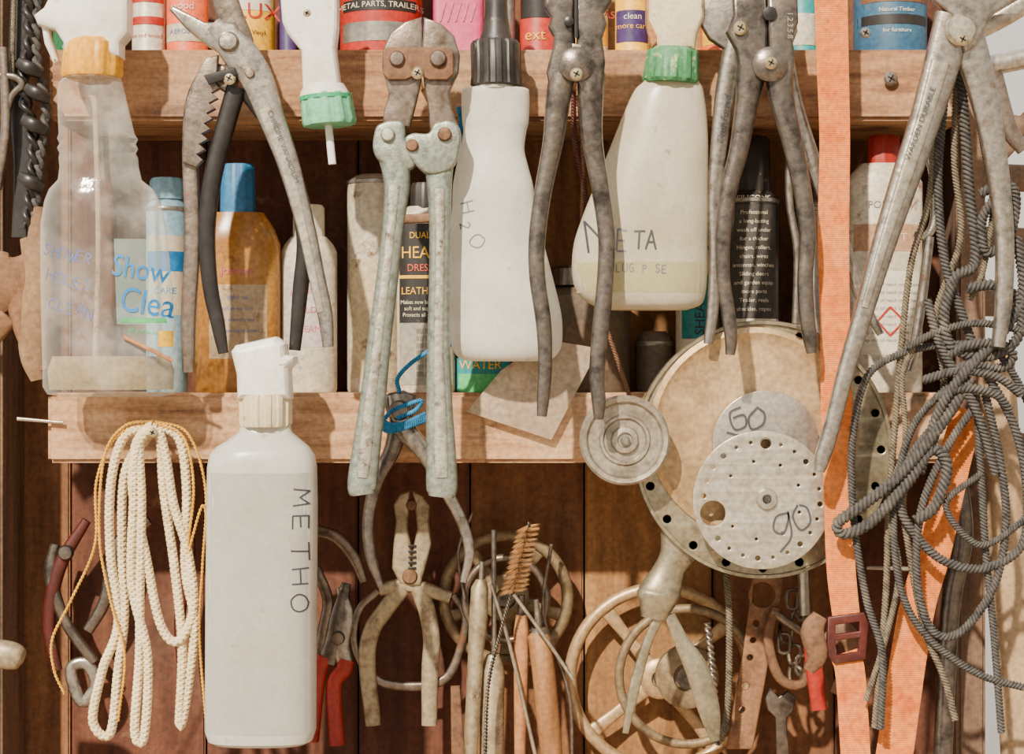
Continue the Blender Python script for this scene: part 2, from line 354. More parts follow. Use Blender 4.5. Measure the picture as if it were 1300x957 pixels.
def screw(g,px,py,r=8,dy=-10,m=None,name='screw',length=None):
    m=m or brass
    L=length if length else max(4,(0.001-g.y)/g.f-dy)
    turned(g,name+'_shank',px,py,[(r*.4,dy+1),(r*.4,dy+L)],m,12)
    turned(g,name+'_head',px,py,[(r*.1,dy-r*.35),(r*.7,dy-r*.3),(r,dy),(r*.9,dy+1.5),(r*.3,dy+2)],m,20)
    for a in (0,math.pi/2):
        c,s=math.cos(a+.5)*r*.55,math.sin(a+.5)*r*.55
        strokes(g,[[(px-c,py-s),(px+c,py+s)]],1.8,black_m,None,name+'_slot').location.y=(dy-r*.42)*g.f
def bolt(g,px,py,r,dy,m): turned(g,'bolt',px,py,[(.5,dy-r*.5),(r*.8,dy-r*.45),(r,dy-r*.1),(r,dy+3)],m,20)
X=lambda px,y:(px-650)*F(y)
Z=lambda py,y:(478-py)*F(y)
# ---------------------------------------------------------------- place
WY=.125
g=G('wall_back',WY)
edges=[-60,90,262,455,597,742,905,1060,1224]
ms=[wallC,wallA,wallA,wallA,wallC,wallB,wallC,wallA]
for i in range(len(edges)-1):
    box(g,'board_%d'%(i+1),X(edges[i]+1,WY),X(edges[i+1]-1.5,WY),-.7,.75,WY,WY+.018,ms[i],.0015)
box(g,'backing',X(-60,WY),X(1224,WY),-.7,.75,WY+.018,WY+.024,gap,0)
def boardshelf(name,x0,x1,pt,pb,m,yb=WY-.001):
    return box(None,name,X(x0,0),X(x1,0),Z(pb,0),Z(pt,0),0,yb,m,.003)
boardshelf('shelf',62,1228,62,152,shelfwood)
boardshelf('shelf',60,1210,498,587,shelfwood2)
boardshelf('shelf',40,1228,1012,1090,shelfwood)
floor=box(None,'floor',-4,4,-1.45,-1.4,-5,4,earth,0)
g=G('door_post',.05)
box(g,'post_left',X(-60,.05),X(2,.05),-1.4,.8,.05,.12,post_m,.003)
g=G('door_post',.1)
box(g,'post_right',X(1200,.1),X(1236,.1),-1.4,.8,.06,.124,post_m,.003)
g=G('leaning_pole',.03)
loft(g,'pole',[(440,1262,24),(1700,1345,27)],pipe_m,sq=1)
g=G('roof_pipe',.13)
sweep(g,'pipe',[(1232,88,26),(1420,50,26)],alu,ratio=1,e=2)
sweep(g,'pipe_low',[(1240,150,30),(1420,190,30)],post_m,ratio=1,e=2)
sweep(g,'brace',[(1236,230,26),(1290,170,26),(1400,60,26)],post_m,ratio=.6,e=4)
g=G('fence_rail',.5)
for i,y in enumerate((220,300,380,560)): sweep(g,'rail_%d'%i,[(1150,y,34),(1500,y+14,34)],post_m,ratio=.6,e=4)
# ---------------------------------------------------------------- clear spray bottle
g=G('clear_spray_bottle',-.042)
b=loft(g,'bottle_body',[(98,117,36),(106,115,41),(120,116,43),(150,120,46),(170,123,48),(176,124,51),(182,124,48),(188,124,51),(194,124,48),(200,125,50),(212,126,50),(228,127,53),(240,129,66),(255,130,73),(285,131,79),(340,134,82),(400,137,84),(470,141,86),(490,141,86),(500,141,80),(503,141,60)],clear_m,sq=.42,e=2.5,n=48)
loft(g,'bottle_neck',[(80,118,34),(100,117,34)],clear_m,sq=.9)
loft(g,'collar',[(50,119,30),(56,119,36),(94,117,38),(98,117,36)],yellow_pl,sq=.9,flute=(20,.05),n=80)
plate(g,'trigger_head',[(47,22),(60,12),(72,-12),(90,-28),(150,-28),(166,0),(166,44),(156,56),(156,74),(88,74),(84,56),(74,40),(52,34)],white_pl,t=46,bev=9,smooth=False)
plate(g,'trigger',[(52,22),(62,26),(66,50),(76,78),(70,82),(58,56)],white_pl,t=20,bev=5)
sweep(g,'dip_tube',[(119,80,7),(125,300,7),(120,480,7)],sheet_m,ratio=1)
loft(g,'dust_residue',[(452,141,74),(470,141,80),(494,141,78)],silt,sq=.38,e=2.5)
decal(g,'print_panel',152,305,206,412,clear_tint,b,sh=4)
text(g,'Show',184,344,27,lab_w,b,9,bold=.06,eps=1.2,sx=.8)
text(g,'Show',184,344,27,lab_b,b,9,bold=.02,eps=1.8,sx=.8)
text(g,'Clea',192,386,31,lab_w,b,9,bold=.06,eps=1.2,sx=.8)
text(g,'Clea',192,386,31,lab_b,b,9,bold=.02,eps=1.8,sx=.8)
decal(g,'label_stripe',160,404,214,410,lab_g,b,eps=1,sh=2)
text(g,'all surfaces',188,421,6,lab_g,b,6)
decal(g,'label_foot',206,420,222,440,lab_y,b,eps=1)
hand(g,'SHOWER',62,316,14,1.4,ink_b,b,14,adv=1.3,wr=.62); hand(g,'HOLES',66,348,14,1.4,ink_b,b,16,adv=1.3,wr=.7); hand(g,'CLEAN',68,384,14,1.4,ink_b,b,14,adv=1.3,wr=.7)
sweep(g,'twig',[(165,428,5,-38),(195,442,5,-40),(226,458,5,-36)],twig_m,ratio=1,n=8)
g=G('leather_glove',-.012)
sweep(g,'palm',[(-60,400,70),(-10,360,80),(25,350,60),(45,330,30)],leather,ratio=.3,e=2.3)
sweep(g,'finger_1',[(40,300,30),(48,340,40),(44,400,42),(42,450,34),(48,482,18)],leather2,ratio=.5,e=2.2)
sweep(g,'finger_2',[(20,350,34),(30,410,30),(52,470,22)],leather,ratio=.5,e=2.2)
sweep(g,'finger_3',[(50,262,14),(46,300,22),(48,350,26)],leather2,ratio=.5,e=2.2)
sweep(g,'thumb',[(-50,450,40),(-20,430,36),(10,400,30)],leather,ratio=.5,e=2.2)
g=G('hanging_strap',-.01)
rope(g,'strap_1',[(32,-30),(38,40),(30,110),(42,180),(38,250),(34,290)],9,black_m,2,40)
rope(g,'strap_2',[(52,-30),(46,60),(58,140),(50,210),(44,290)],7,rope_dk,2,30)
for (x,y) in ((40,88),(46,160),(42,232),(50,120)): sweep(g,'knot',[(x-14,y-8,14,-8),(x,y,18,-12),(x+14,y+7,13,-6)],black_m,ratio=.8)
rope(g,'cord',[(18,-20),(16,90),(20,110)],3,rope_gr,3,12)
sweep(g,'belt',[(24,-30,26,14),(20,100,26,14),(26,210,24,14),(22,300,22,14)],black_m,t=5,e=5)
g=G('gate_hook',-.015)
sweep(g,'hook_bar',[(-10,95,10),(20,98,10),(28,108,10),(14,125,9),(2,180,8)],steel_dark,ratio=1)
sweep(g,'rod',[(4,60,12),(8,160,12),(-4,240,12)],steel_brown,ratio=1)
# ---------------------------------------------------------------- pump pliers
g=G('slip_joint_pliers',-.04)
sweep(g,'rear_arm',[(300,105,34,8),(270,95,30,8),(246,125,22,8),(240,190,20,8),(243,300,20,8),(238,400,19,8),(238,472,15,8)],steel_brown,t=12,e=4)
sweep(g,'black_handle',[(300,110,26,4),(288,150,25,4),(270,220,24,4),(262,290,22,4),(266,360,20,4),(276,410,18,4),(283,448,13,4)],black_m,ratio=.7)
sweep(g,'black_handle_rear',[(310,110,24,8),(345,160,24,10),(372,230,24,10),(386,300,22,10),(380,370,20,10),(373,444,15,10)],black_m,ratio=.7)
sweep(g,'upper_arm',[(278,-30,30,2),(292,20,34,2),(305,60,36,2),(300,100,34,2)],steel_brown,t=16,e=4)
plate(g,'jaw_upper',[(217,14),(222,9),(262,30),(300,30),(318,62),(306,88),(282,70),(262,58),(236,36)],steel_grey,t=18,bev=4,dy=-8)
pts=[(278,70)]
for i in range(9):
    x=276-i*3.2; y=92+i*13; pts+= [(x+0,y),(x+8,y+7)]
pts+=[(250,212),(232,206),(236,140),(250,95),(262,74)]
plate(g,'toothed_jaw',pts,steel_brown,t=12,bev=1.5,dy=0)
sweep(g,'front_handle',[(272,34,24,-10),(300,62,44,-10),(326,98,42,-10),(345,148,34,-10),(368,210,28,-10),(390,290,23,-10),(403,350,21,-10),(414,400,19,-10),(418,440,14,-10)],steel_grey,t=16,e=3.4)
sweep(g,'front_handle_face',[(338,140,18,-17),(366,212,16,-17),(386,290,12,-17),(399,350,11,-17),(409,396,9,-17)],steel_pale,t=4,e=4)
plate(g,'adjust_channel',[(262,98),(300,88),(304,98),(268,110)],black_m,t=4,bev=1,dy=-18)
bolt(g,293,56,13,-19,steel_grey); bolt(g,320,96,6,-19,steel_brown)
screw(g,294,102,8,-18)
text(g,'CHROME VANADIUM',362,188,6.5,ink_k,None,69,dy=-20,sx=1.1)
# ---------------------------------------------------------------- green nozzle sprayer
g=G('spray_nozzle',-.035)
plate(g,'nozzle_head',[(356,-20),(360,30),(366,44),(384,66),(386,118),(434,116),(427,62),(430,36),(430,-20)],white_pl,t=40,bev=8)
loft(g,'collar',[(108,411,26),(116,411,30),(122,412,33)],white_pl,tilt=(411,110,-4))
loft(g,'collar_green',[(120,413,32),(154,415,34),(159,415,32)],green_pale,flute=(22,.05),n=88,tilt=(411,110,-4))
loft(g,'collar_ring',[(122,413,33.5),(127,413,33.5)],green_pl,tilt=(411,110,-4))
sweep(g,'dip_tube',[(417,158,10),(422,208,10)],white_pl,ratio=1)
screw(g,392,20,5,-20)
# ---------------------------------------------------------------- bolt cutter
g=G('bolt_cutter',-.06)
plate(g,'jaw_left',[(536,22),(514,28),(496,42),(487,62),(485,86),(490,104),(494,120),(488,140),(486,158),(520,162),(526,140),(535,104),(537,60)],steel_brown,t=18,bev=3,dy=2)
plate(g,'jaw_right',[(538,22),(560,30),(577,46),(584,70),(582,92),(570,118),(574,140),(582,160),(576,178),(546,170),(544,140),(538,104),(536,60)],steel_brown,t=18,bev=3,dy=2)
plate(g,'strap_plate',[(487,66),(492,62),(570,62),(576,68),(576,96),(568,103),(545,103),(532,96),(515,103),(494,103),(487,95)],rust,t=8,bev=2,dy=-12)
bolt(g,505,77,10,-17,steel_brown); bolt(g,557,77,11,-17,steel_brown)
screw(g,531,95,8,-18)
plate(g,'knuckle_left',[(476,168),(482,158),(500,153),(514,158),(516,180),(530,196),(524,214),(500,214),(482,205),(474,190)],galv,t=20,bev=4,smooth=True)
plate(g,'knuckle_right',[(514,180),(524,170),(544,170),(552,158),(570,154),(584,164),(584,190),(574,214),(545,222),(524,205)],galv,t=20,bev=4,dy=-4,smooth=True)
bolt(g,493,172,9,-12,galv_in); bolt(g,524,186,8,-16,rust); bolt(g,565,172,9,-16,rust)
sweep(g,'handle_left',[(498,190,40),(504,230,34),(500,280,28),(492,350,28),(482,430,30),(473,510,33),(465,570,36),(460,615,38),(461,627,30)],galv,t=22,e=3)
sweep(g,'handle_left_web',[(501,235,18,-3),(497,290,14,-3),(488,370,14,-3),(478,450,15,-3),(470,520,17,-3),(464,575,19,-3),(461,605,16,-3)],galv_in,t=20,e=4)
sweep(g,'handle_right',[(556,195,44),(558,235,32),(559,300,28),(558,380,28),(557,450,30),(558,520,34),(560,575,38),(561,618,40),(560,630,32)],galv,t=22,e=3)
sweep(g,'handle_right_web',[(558,240,16,-3),(559,300,14,-3),(558,380,14,-3),(557,450,15,-3),(559,520,18,-3),(560,575,20,-3),(561,605,18,-3)],galv_in,t=20,e=4)
sweep(g,'stop_bar',[(508,278,12),(545,276,12)],rust,t=10,e=4)
# ---------------------------------------------------------------- pincers w/ twine
g=G('pincers',-.018)
sweep(g,'arm_left',[(520,498,20,4),(508,530,26,4),(498,570,22,4),(478,610,18,4),(467,660,15,4),(470,705,14,4),(483,744,8,4)],steel_dark,ratio=.7)
sweep(g,'arm_right',[(500,500,20,-4),(512,540,28,-4),(540,575,22,-4),(568,625,16,-4),(588,665,15,-4),(596,700,13,-4),(588,738,8,-4)],steel_grey,ratio=.7)
bolt(g,508,520,13,-14,steel_dark)
plate(g,'jaw_block',[(488,505),(500,497),(525,500),(528,520),(515,535),(495,530)],steel_dark,t=20,bev=5,smooth=True)
for i in range(4):
    rope(g,'twine_wrap',[(484,530+i*4,-6),(496,538+i*3,-20),(515,536+i*2,-22),(540,524+i*3,-10)],3,twine_b,3,9)
rope(g,'twine_tail',[(490,530,-16),(500,520,-20),(520,512,-20),(536,508,-18),(528,520,-18),(505,530,-20)],3,twine_b,3,9)
rope(g,'twine_hang',[(508,498,-12),(505,480,-5),(520,462,0),(545,444,0),(575,420,0),(585,180,0),(582,135,0)],3,twine_b,3,10)
# ---------------------------------------------------------------- H2O bottle
g=G('squeeze_bottle',-.03)
b=loft(g,'bottle_body',[(112,629,40),(116,629,43),(140,629,43),(156,629,42),(168,628,40),(190,625,41),(212,625,46),(235,626,51),(262,627,53),(310,631,60),(360,637,67),(400,642,71),(430,643,71),(446,643,67),(456,643,56),(458,643,40)],hdpe,sq=.58,smooth=True)
loft(g,'neck',[(104,629,27),(114,629,27)],hdpe)
loft(g,'cap',[(52,629,28),(56,629,31),(96,630,31),(108,630,32),(110,630,28)],black_pl,flute=(24,.06),n=96)
loft(g,'spout',[(-30,630,13),(20,630,15),(40,630,18),(52,630,22)],black_pl)
hand(g,'H',592,258,17,1.5,ink_f,b,80,wr=.9); hand(g,'2',590,284,13,1.5,ink_f,b,80); hand(g,'O',604,300,17,1.5,ink_f,b,60,wr=.9)
# ---------------------------------------------------------------- fencing pliers
def fencing(name,y,hx,m,left,right,lw,rw,head,pv,sc):
    g=G(name,y)
    plate(g,'head_left',head[0],m,t=24,bev=5,dy=3)
    plate(g,'head_right',head[1],m,t=24,bev=5,dy=-3)
    sweep(g,'handle_left',[(p[0],p[1],w) for p,w in zip(left,lw)],m,ratio=.8,e=2.3)
    sweep(g,'handle_right',[(p[0],p[1],w,-2) for p,w in zip(right,rw)],m,ratio=.8,e=2.3)
    turned(g,'pivot_disc',pv[0],pv[1],[(2,-24),(16,-23),(22,-19),(22,-10)],m)
    screw(g,sc[0],sc[1],8,-27)
    return g
g=fencing('fencing_pliers',-.07,730,steel_dark,
 [(714,95),(708,130),(702,180),(690,240),(682,300),(682,350),(690,410),(692,460),(690,500),(688,528)],
 [(750,95),(750,130),(752,180),(762,240),(770,300),(768,360),(762,420),(758,470),(760,510),(760,532)],
 [34,32,27,23,22,21,20,18,17,13],[36,32,27,23,22,22,22,20,18,12],
 ([(690,-20),(691,10),(700,22),(696,34),(703,46),(702,60),(694,90),(700,125),(718,130),(727,112),(732,84),(729,20),(729,-20)],
  [(729,-20),(730,20),(732,50),(728,90),(738,118),(750,130),(764,120),(768,80),(764,50),(770,32),(766,18),(776,5),(776,-20)]),(731,84),(731,98))
for i in range(6): plate(g,'tooth',[(726,58+i*7),(737,60+i*7),(737,63+i*7),(726,65+i*7)],steel_pale,t=3,bev=.5,dy=-17)
sweep(g,'jaw_gap',[(731,-15,5,-15.5),(731,50,5,-15.5)],black_m,t=3,e=4)
turned(g,'cutter_notch',722,30,[(6,-12),(6,-18),(3,-19)],black_m,16)
g=fencing('fencing_pliers',-.07,975,steel_dark,
 [(955,85),(948,130),(938,190),(925,240),(918,300),(918,350),(925,400),(928,430),(927,450)],
 [(988,85),(992,125),(1005,180),(1018,240),(1025,300),(1022,350),(1024,400),(1028,430),(1030,448)],
 [40,30,25,22,20,18,18,16,12],[38,32,26,23,21,20,20,18,13],
 ([(928,-20),(930,20),(922,40),(934,62),(938,90),(944,120),(962,118),(972,96),(974,40),(972,-20)],
  [(972,-20),(974,40),(976,100),(986,120),(1004,110),(1008,72),(1004,50),(1012,30),(1010,-20)]),(975,84),(975,84))
screw(g,938,38,9,-16)
turned(g,'cutter_notch',975,20,[(9,-10),(9,-18),(4,-19)],black_m,16)
text(g,'1.2.3.5.8',1000,35,7,steel_pale,None,90,dy=-18)
g=G('lineman_pliers',-.03)
sweep(g,'handle_left',[(935,50,30),(922,110,26),(913,180,22),(907,250,18),(908,320,16),(905,390,15),(899,436,12)],steel_grey,ratio=.7)
sweep(g,'handle_right',[(990,60,30),(1006,130,26),(1030,200,22),(1052,260,20),(1075,325,18),(1095,380,15),(1118,424,9)],steel_grey,ratio=.7)
plate(g,'head',[(890,-10),(888,30),(900,50),(930,70),(1000,70),(1012,40),(1005,-10)],steel_grey,t=16,bev=4)
rope(g,'wire_loop',[(940,80,-4),(938,200,0),(918,330,0)],2.5,steel_pale,1,10)
rope(g,'wire_loop_2',[(1003,150,0),(1002,250,0),(1012,320,0),(1010,410,0)],5,steel_grey,1,10)
text(g,'Drop Forged',918,150,8,ink_k,None,-80,dy=-10)
g=G('braided_cord',-.015)
rope(g,'cord_a',[(735,120),(740,200),(742,330),(775,430),(800,505)],3,rust,3,12)
rope(g,'cord_b',[(728,110),(730,180),(745,260),(745,330)],3.5,red_dk,3,12)
# ---------------------------------------------------------------- META bottle
g=G('dosing_bottle',-.028)
b=loft(g,'bottle_body',[(96,853,30),(104,852,36),(115,849,44),(145,844,53),(180,838,61),(230,828,71),(275,819,80),(310,813,85),(345,812,86),(370,814,82),(386,820,70),(393,822,50)],hdpe_y,sq=.5,smooth=True)
decal(g,'liquid_level',732,334,894,372,hdpe_liq,b,nx=24,eps=.3)
loft(g,'cap',[(62,853,28),(66,853,32),(102,852,35),(106,852,32)],green_dk,flute=(22,.06),n=88,tilt=(852,90,3))
plate(g,'nozzle_head',[(820,-20),(820,28),(830,50),(834,66),(880,66),(884,46),(893,24),(892,-20)],cream_pl,t=44,bev=9)
plate(g,'nozzle_spout',[(818,-20),(826,-20),(844,45),(826,64),(820,40)],twig_m,t=14,bev=4,dy=-12)
hand(g,'M',740,300,38,2.8,ink_k,b,-10,wr=.8); hand(g,'E',782,306,26,2.4,ink_f,b,4,wr=.5); hand(g,'TA',802,306,25,2.4,ink_k,b,2,wr=.55,adv=1.15); hand(g,'SLUG P SE',772,341,10,1.3,ink_f,b,2,adv=1.35,wr=.6)
# ---------------------------------------------------------------- METHO bottle
g=G('plastic_bottle',-.05)
b=loft(g,'bottle_body',[(540,337,32),(548,337,34),(556,336,44),(566,334,58),(576,333,66),(592,333,69),(640,333,70),(760,332,70),(925,331,70),(938,331,66),(942,331,58)],hdpe_m,sq=.62,e=2.8,n=56)
decal(g,'liquid_level',268,598,397,925,hdpe_liq2,b,nx=28,eps=.3)
loft(g,'neck_collar',[(500,337,31),(506,337,33),(536,337,33),(541,337,31)],cream_pl,flute=(26,.06),n=104)
plate(g,'pour_cap',[(296,446),(302,438),(352,427),(364,436),(365,450),(376,452),(376,460),(369,468),(371,506),(304,506),(303,474)],white_pl,t=56,bev=12)
hand(g,'METHO',386,618,20,1.9,ink_k,b,91,adv=1.58,wr=1.05)
# ---------------------------------------------------------------- white cord coil
g=G('white_cord_coil',-.03)
for P in ([(195,545,0),(160,552,-4),(142,610,-4),(140,700,0),(150,790,0),(130,850,0),(118,915,0),(140,930,0),(150,850,0),(158,780,0),(154,700,4),(158,600,2),(185,556,6)],
          [(200,543,-8),(176,560,-10),(170,620,-8),(186,700,-8),(205,790,-8),(228,812,-10),(247,770,-8),(240,700,-8),(222,640,-8),(212,580,-8)],
          [(198,542,-4),(228,556,-6),(238,620,-6),(236,720,-4),(248,790,-6),(238,880,0),(228,920,0),(232,820,-4),(222,720,-2),(208,620,-2),(204,560,0)],
          [(196,540,-12),(180,560,-12),(182,640,-12),(180,740,-12),(180,830,-14),(174,925,-14),(186,930,-14),(190,830,-14),(170,740,-12),(172,640,-12),(176,570,-14)]):
    rope(g,'cord_loop',P,6.2,rope_wh,6,20,closed=True,braid=True)
screw(g,197,548,6,-16)
for i,P in enumerate(([(198,536,-4),(150,552,-6),(124,610,-6),(122,690,-6),(92,760,-6),(68,810,-6),(70,850,-4),(82,880,0)],
          [(196,534,-6),(160,540,-8),(134,580,-8),(128,680,-8),(142,760,-8),(160,830,-8),(150,915,0)],
          [(198,534,-6),(240,550,-8),(262,620,-6),(258,720,-6),(254,800,-6),(262,920,0)],
          [(200,536,-10),(236,556,-12),(248,620,-12),(240,700,-12),(260,640,-10),(266,720,-10),(262,925,0)])):
    rope(g,'yellow_string',P,2,string_y,2,10)
# ---------------------------------------------------------------- discs
g=G('flange_disc',-.012)
hs=[circ(968+150*math.cos(a),570+150*math.sin(a),5,12) for a in [math.radians(x) for x in range(0,360,18)]]
plate(g,'rim_plate',circ(968,570,164,96),flange_m,t=8,bev=2,holes=hs)
turned(g,'dome_face',956,548,[(135,4),(133,-8),(126,-12),(120,-8),(112,-7),(60,-9),(1,-10)],dusty_tan,96)
turned(g,'rim_bead',968,570,[(164,-3),(163,-8),(159,-8),(158,-3)],flange_m,96)
g=G('cover_disc',-.026)
plate(g,'disc',circ(972,563,68,72),alu,t=4,bev=1,holes=[circ(972,563,6,16)])
strokes(g,[[(940,516),(926,524),(932,544),(946,540),(944,526),(930,530)],[(960,518),(950,530),(954,544),(968,538),(970,524),(960,516)],[(922,548),(950,556)]],2.6,ink_k,None).location.y=-4*g.f
g=G('perforated_disc',-.036)
rs=[]
for a in range(0,360,15):
    t=math.radians(a+4); rs.append(circ(967+74*math.cos(t),634+74*math.sin(t),2.2 if a%45 else 3.4,10))
for a in range(0,360,40):
    t=math.radians(a+18); rs.append(circ(967+50*math.cos(t),634+50*math.sin(t),2,10))
rs=[h for h in rs if math.hypot(sum(p[0] for p in h)/10-905,sum(p[1] for p in h)/10-651)>22]
plate(g,'disc',circ(967,634,88,90),alu2,t=5,bev=1.2,holes=[circ(905,651,16,28),circ(972,632,7,16),circ(972,562,7,16)]+[h for h in rs if math.hypot(sum(p[0] for p in h)/10-972,sum(p[1] for p in h)/10-562)>12])
turned(g,'hub_ring',973,633,[(7,-5),(7,-8),(12,-8),(14,-3)],alu,24)
turned(g,'axle_bolt',973,633,[(5.5,20),(5.5,-6),(4,-8),(.5,-8)],steel_dark,16)
strokes(g,[[(1000,650),(985,655),(982,672),(994,676),(1000,660),(1000,648)],[(1000,650),(1004,680),(990,700)],[(1012,640),(1006,655),(1016,672),(1028,662),(1024,644),(1014,640)]],2.3,ink_k,None,'handwriting').location.y=-4*g.f
g=G('rear_disc',-.006)
turned(g,'disc_rim',1060,560,[(68,6),(68,-4),(62,-6),(54,-2),(1,-2)],steel_dark,60)
g=G('pulley_wheel',-.04)
turned(g,'wheel',793,558,[(50,14),(57,12),(57,6),(52,2),(57,-3),(57,-8),(54,-11),(49,-10),(46,-5),(33,-4),(31,-7),(28,-7),(26,-3),(18,-3),(16,-9),(10,-10),(9,-6),(1,-6)],wheel_m,72)
turned(g,'axle',793,558,[(6,40),(6,-12),(4,-14),(.5,-14)],steel_grey,20)
# ---------------------------------------------------------------- strap
g=G('ratchet_strap',-.046)
sweep(g,'webbing',[(1054,-30,43),(1057,80,41),(1060,180,39,2),(1058,300,40),(1060,420,38,-2),(1062,520,40),(1064,620,37),(1068,720,37,2),(1075,788,35)],orange_web,t=3,e=6,k=10)
sweep(g,'webbing_tail',[(1235,520,40,20),(1218,580,42,20),(1190,700,44,18),(1165,790,46,18),(1135,990,48,18)],orange_web,t=3,e=6,k=10)
sweep(g,'webbing_lower',[(1072,828,38),(1080,860,38),(1088,990,38)],orange_web,t=3,e=6)
plate(g,'buckle_frame',[(1050,782),(1096,776),(1102,790),(1098,836),(1060,842),(1048,830)],red_dk,t=8,bev=2,holes=[[(1060,792),(1090,788),(1090,800),(1060,804)],[(1060,812),(1090,808),(1088,826),(1062,830)]],dy=-2)
sweep(g,'cam_lever',[(1040,780,20,-6),(1030,800,30,-8),(1036,830,26,-8),(1026,850,14,-6)],rust,ratio=.5)
# ---------------------------------------------------------------- large right pliers
g=G('fencing_pliers',-.078)
sweep(g,'handle_left',[(1212,20,50),(1196,80,46),(1175,150,40),(1148,230,36),(1122,310,30),(1098,390,25),(1074,470,22),(1056,540,21),(1044,580,20),(1040,598,13)],steel_grey,t=20,e=3)
sweep(g,'handle_left_face',[(1192,80,24,-8),(1172,150,20,-8),(1146,230,17,-8),(1120,310,13,-8),(1096,390,10,-8)],steel_pale,t=8,e=4)
sweep(g,'handle_right',[(1215,10,50,4),(1236,70,42,4),(1254,140,34,4),(1268,220,28,4),(1276,300,24,4),(1275,380,22,4),(1268,440,16,4)],steel_grey,t=20,e=3)
plate(g,'jaw',[(1180,-20),(1185,4),(1205,20),(1222,68),(1236,60),(1258,20),(1300,-5),(1300,-20)],steel_grey,t=22,bev=5,dy=-2)
turned(g,'pivot_disc',1217,40,[(2,-20),(16,-19),(20,-14),(20,-6)],steel_pale)
screw(g,1216,54,8,-24)
text(g,'WARDEN DURABLE',1166,158,7,ink_k,None,-70,dy=-13,sx=1.1)
g=G('steel_snap_clamp',-.04)
sweep(g,'clamp_loop',[(1170,110,10),(1176,180,10),(1186,230,11),(1186,280,11),(1174,300,10),(1160,296,8)],alu,ratio=1,e=2)
sweep(g,'clamp_arm',[(1180,300,12),(1170,380,13),(1160,440,12),(1152,470,10)],steel_grey,ratio=1,e=2)
g=G('steel_bar_tool',-.05)
sweep(g,'bar',[(1240,40,22),(1275,20,26),(1330,-14,26)],steel_pale,ratio=.6)
sweep(g,'bar_tail',[(1300,190,18),(1280,160,22),(1262,90,20)],steel_brown,ratio=.6)
# ---------------------------------------------------------------- rope bundle
g=G('rope_bundle',-.058)
R=[([(1206,56,0),(1198,140,4),(1192,230,6),(1200,330,4),(1222,400,0),(1244,460,-6),(1286,540,-6),(1302,620,-6),(1296,690,-6),(1250,720,-4),(1200,712,-4),(1165,682,-2),(1142,640,0),(1150,590,2),(1190,535,0),(1228,490,0)],6),
 ([(1216,56,0),(1226,150,8),(1232,240,6),(1238,330,0),(1210,352,-10),(1196,400,-12),(1206,440,-12),(1250,452,-12),(1288,430,-10),(1292,385,-10),(1262,362,-8),(1226,366,-8)],7),
 ([(1230,480,-10),(1190,540,-14),(1140,600,-16),(1092,640,-14),(1062,662,-12),(1070,676,-12),(1104,660,-14),(1150,610,-14),(1180,570,-10),(1200,590,-10),(1185,640,-10),(1160,660,-10)],7.5),
 ([(1205,488,0),(1160,540,2),(1138,620,2),(1136,700,0),(1152,770,0),(1190,820,0),(1245,856,0),(1300,872,0)],5),
 ([(1240,436,-4),(1190,438,2),(1140,450,4),(1100,480,2),(1082,560,0),(1084,660,0),(1100,760,0),(1120,830,0),(1118,925,0)],5),
 ([(1250,500,-4),(1268,580,-4),(1276,660,-4),(1262,740,-4),(1220,800,-4),(1184,800,-4),(1164,740,-4),(1168,650,-4),(1200,570,-4),(1240,510,-4)],5.5),
 ([(1240,500,2),(1246,600,2),(1252,700,2),(1262,800,2),(1272,930,2)],5),
 ([(1244,246,0),(1272,232,-6),(1288,250,-6),(1280,300,-4),(1252,320,-2),(1246,280,-2),(1262,250,-8)],6.5),
 ([(1150,440,-8),(1190,420,-12),(1240,410,-14),(1300,420,-12)],5),
 ([(1170,482,-6),(1215,470,-16),(1262,478,-16),(1294,500,-10)],6),
 ([(1186,505,-6),(1220,492,-18),(1260,500,-16),(1280,520,-8)],6),
 ([(1200,452,-10),(1225,438,-20),(1262,436,-18),(1284,450,-8),(1270,466,-6),(1230,462,-18),(1206,470,-10)],6.5),
 ([(1176,380,-4),(1192,440,-12),(1236,520,-14),(1262,600,-8)],6),
 ([(1290,300,-4),(1296,370,-8),(1270,420,-14),(1222,470,-20),(1190,520,-12),(1166,600,-6)],7),
 ([(1262,440,-4),(1300,500,0),(1340,620,0),(1330,760,0)],5),
 ([(1246,600,0),(1200,640,-4),(1240,690,-8),(1290,665,-8),(1310,640,-6)],4.5)]
for P,r in R: rope(g,'rope_strand',P,r,rope_dk,3,r*2.6)
R=[([(1192,60,6),(1188,160,10),(1182,250,10),(1160,330,12),(1148,420,10),(1140,520,10),(1130,640,8),(1126,760,8),(1112,925,8)],4.5),
 ([(1218,60,8),(1214,200,10),(1222,300,10),(1190,400,10),(1200,480,8),(1188,560,8),(1150,620,8),(1156,700,8),(1176,800,8),(1200,860,8),(1215,915,8)],4.5),
 ([(1160,440,0),(1146,480,4),(1150,560,4),(1128,640,4),(1142,720,4),(1128,800,4),(1100,890,4)],4),
 ([(1226,60,4),(1250,180,10),(1262,260,8),(1250,340,6),(1232,380,2)],4)]
for P,r in R: rope(g,'rope_strand_grey',P,r,rope_gr,3,r*2.8)
# ---------------------------------------------------------------- leaning sheet
g=G('plastic_sheet',-.008)
plate(g,'sheet',[(592,522),(636,470),(692,430),(750,440),(748,466),(700,558)],sheet_m,t=2,bev=.5)
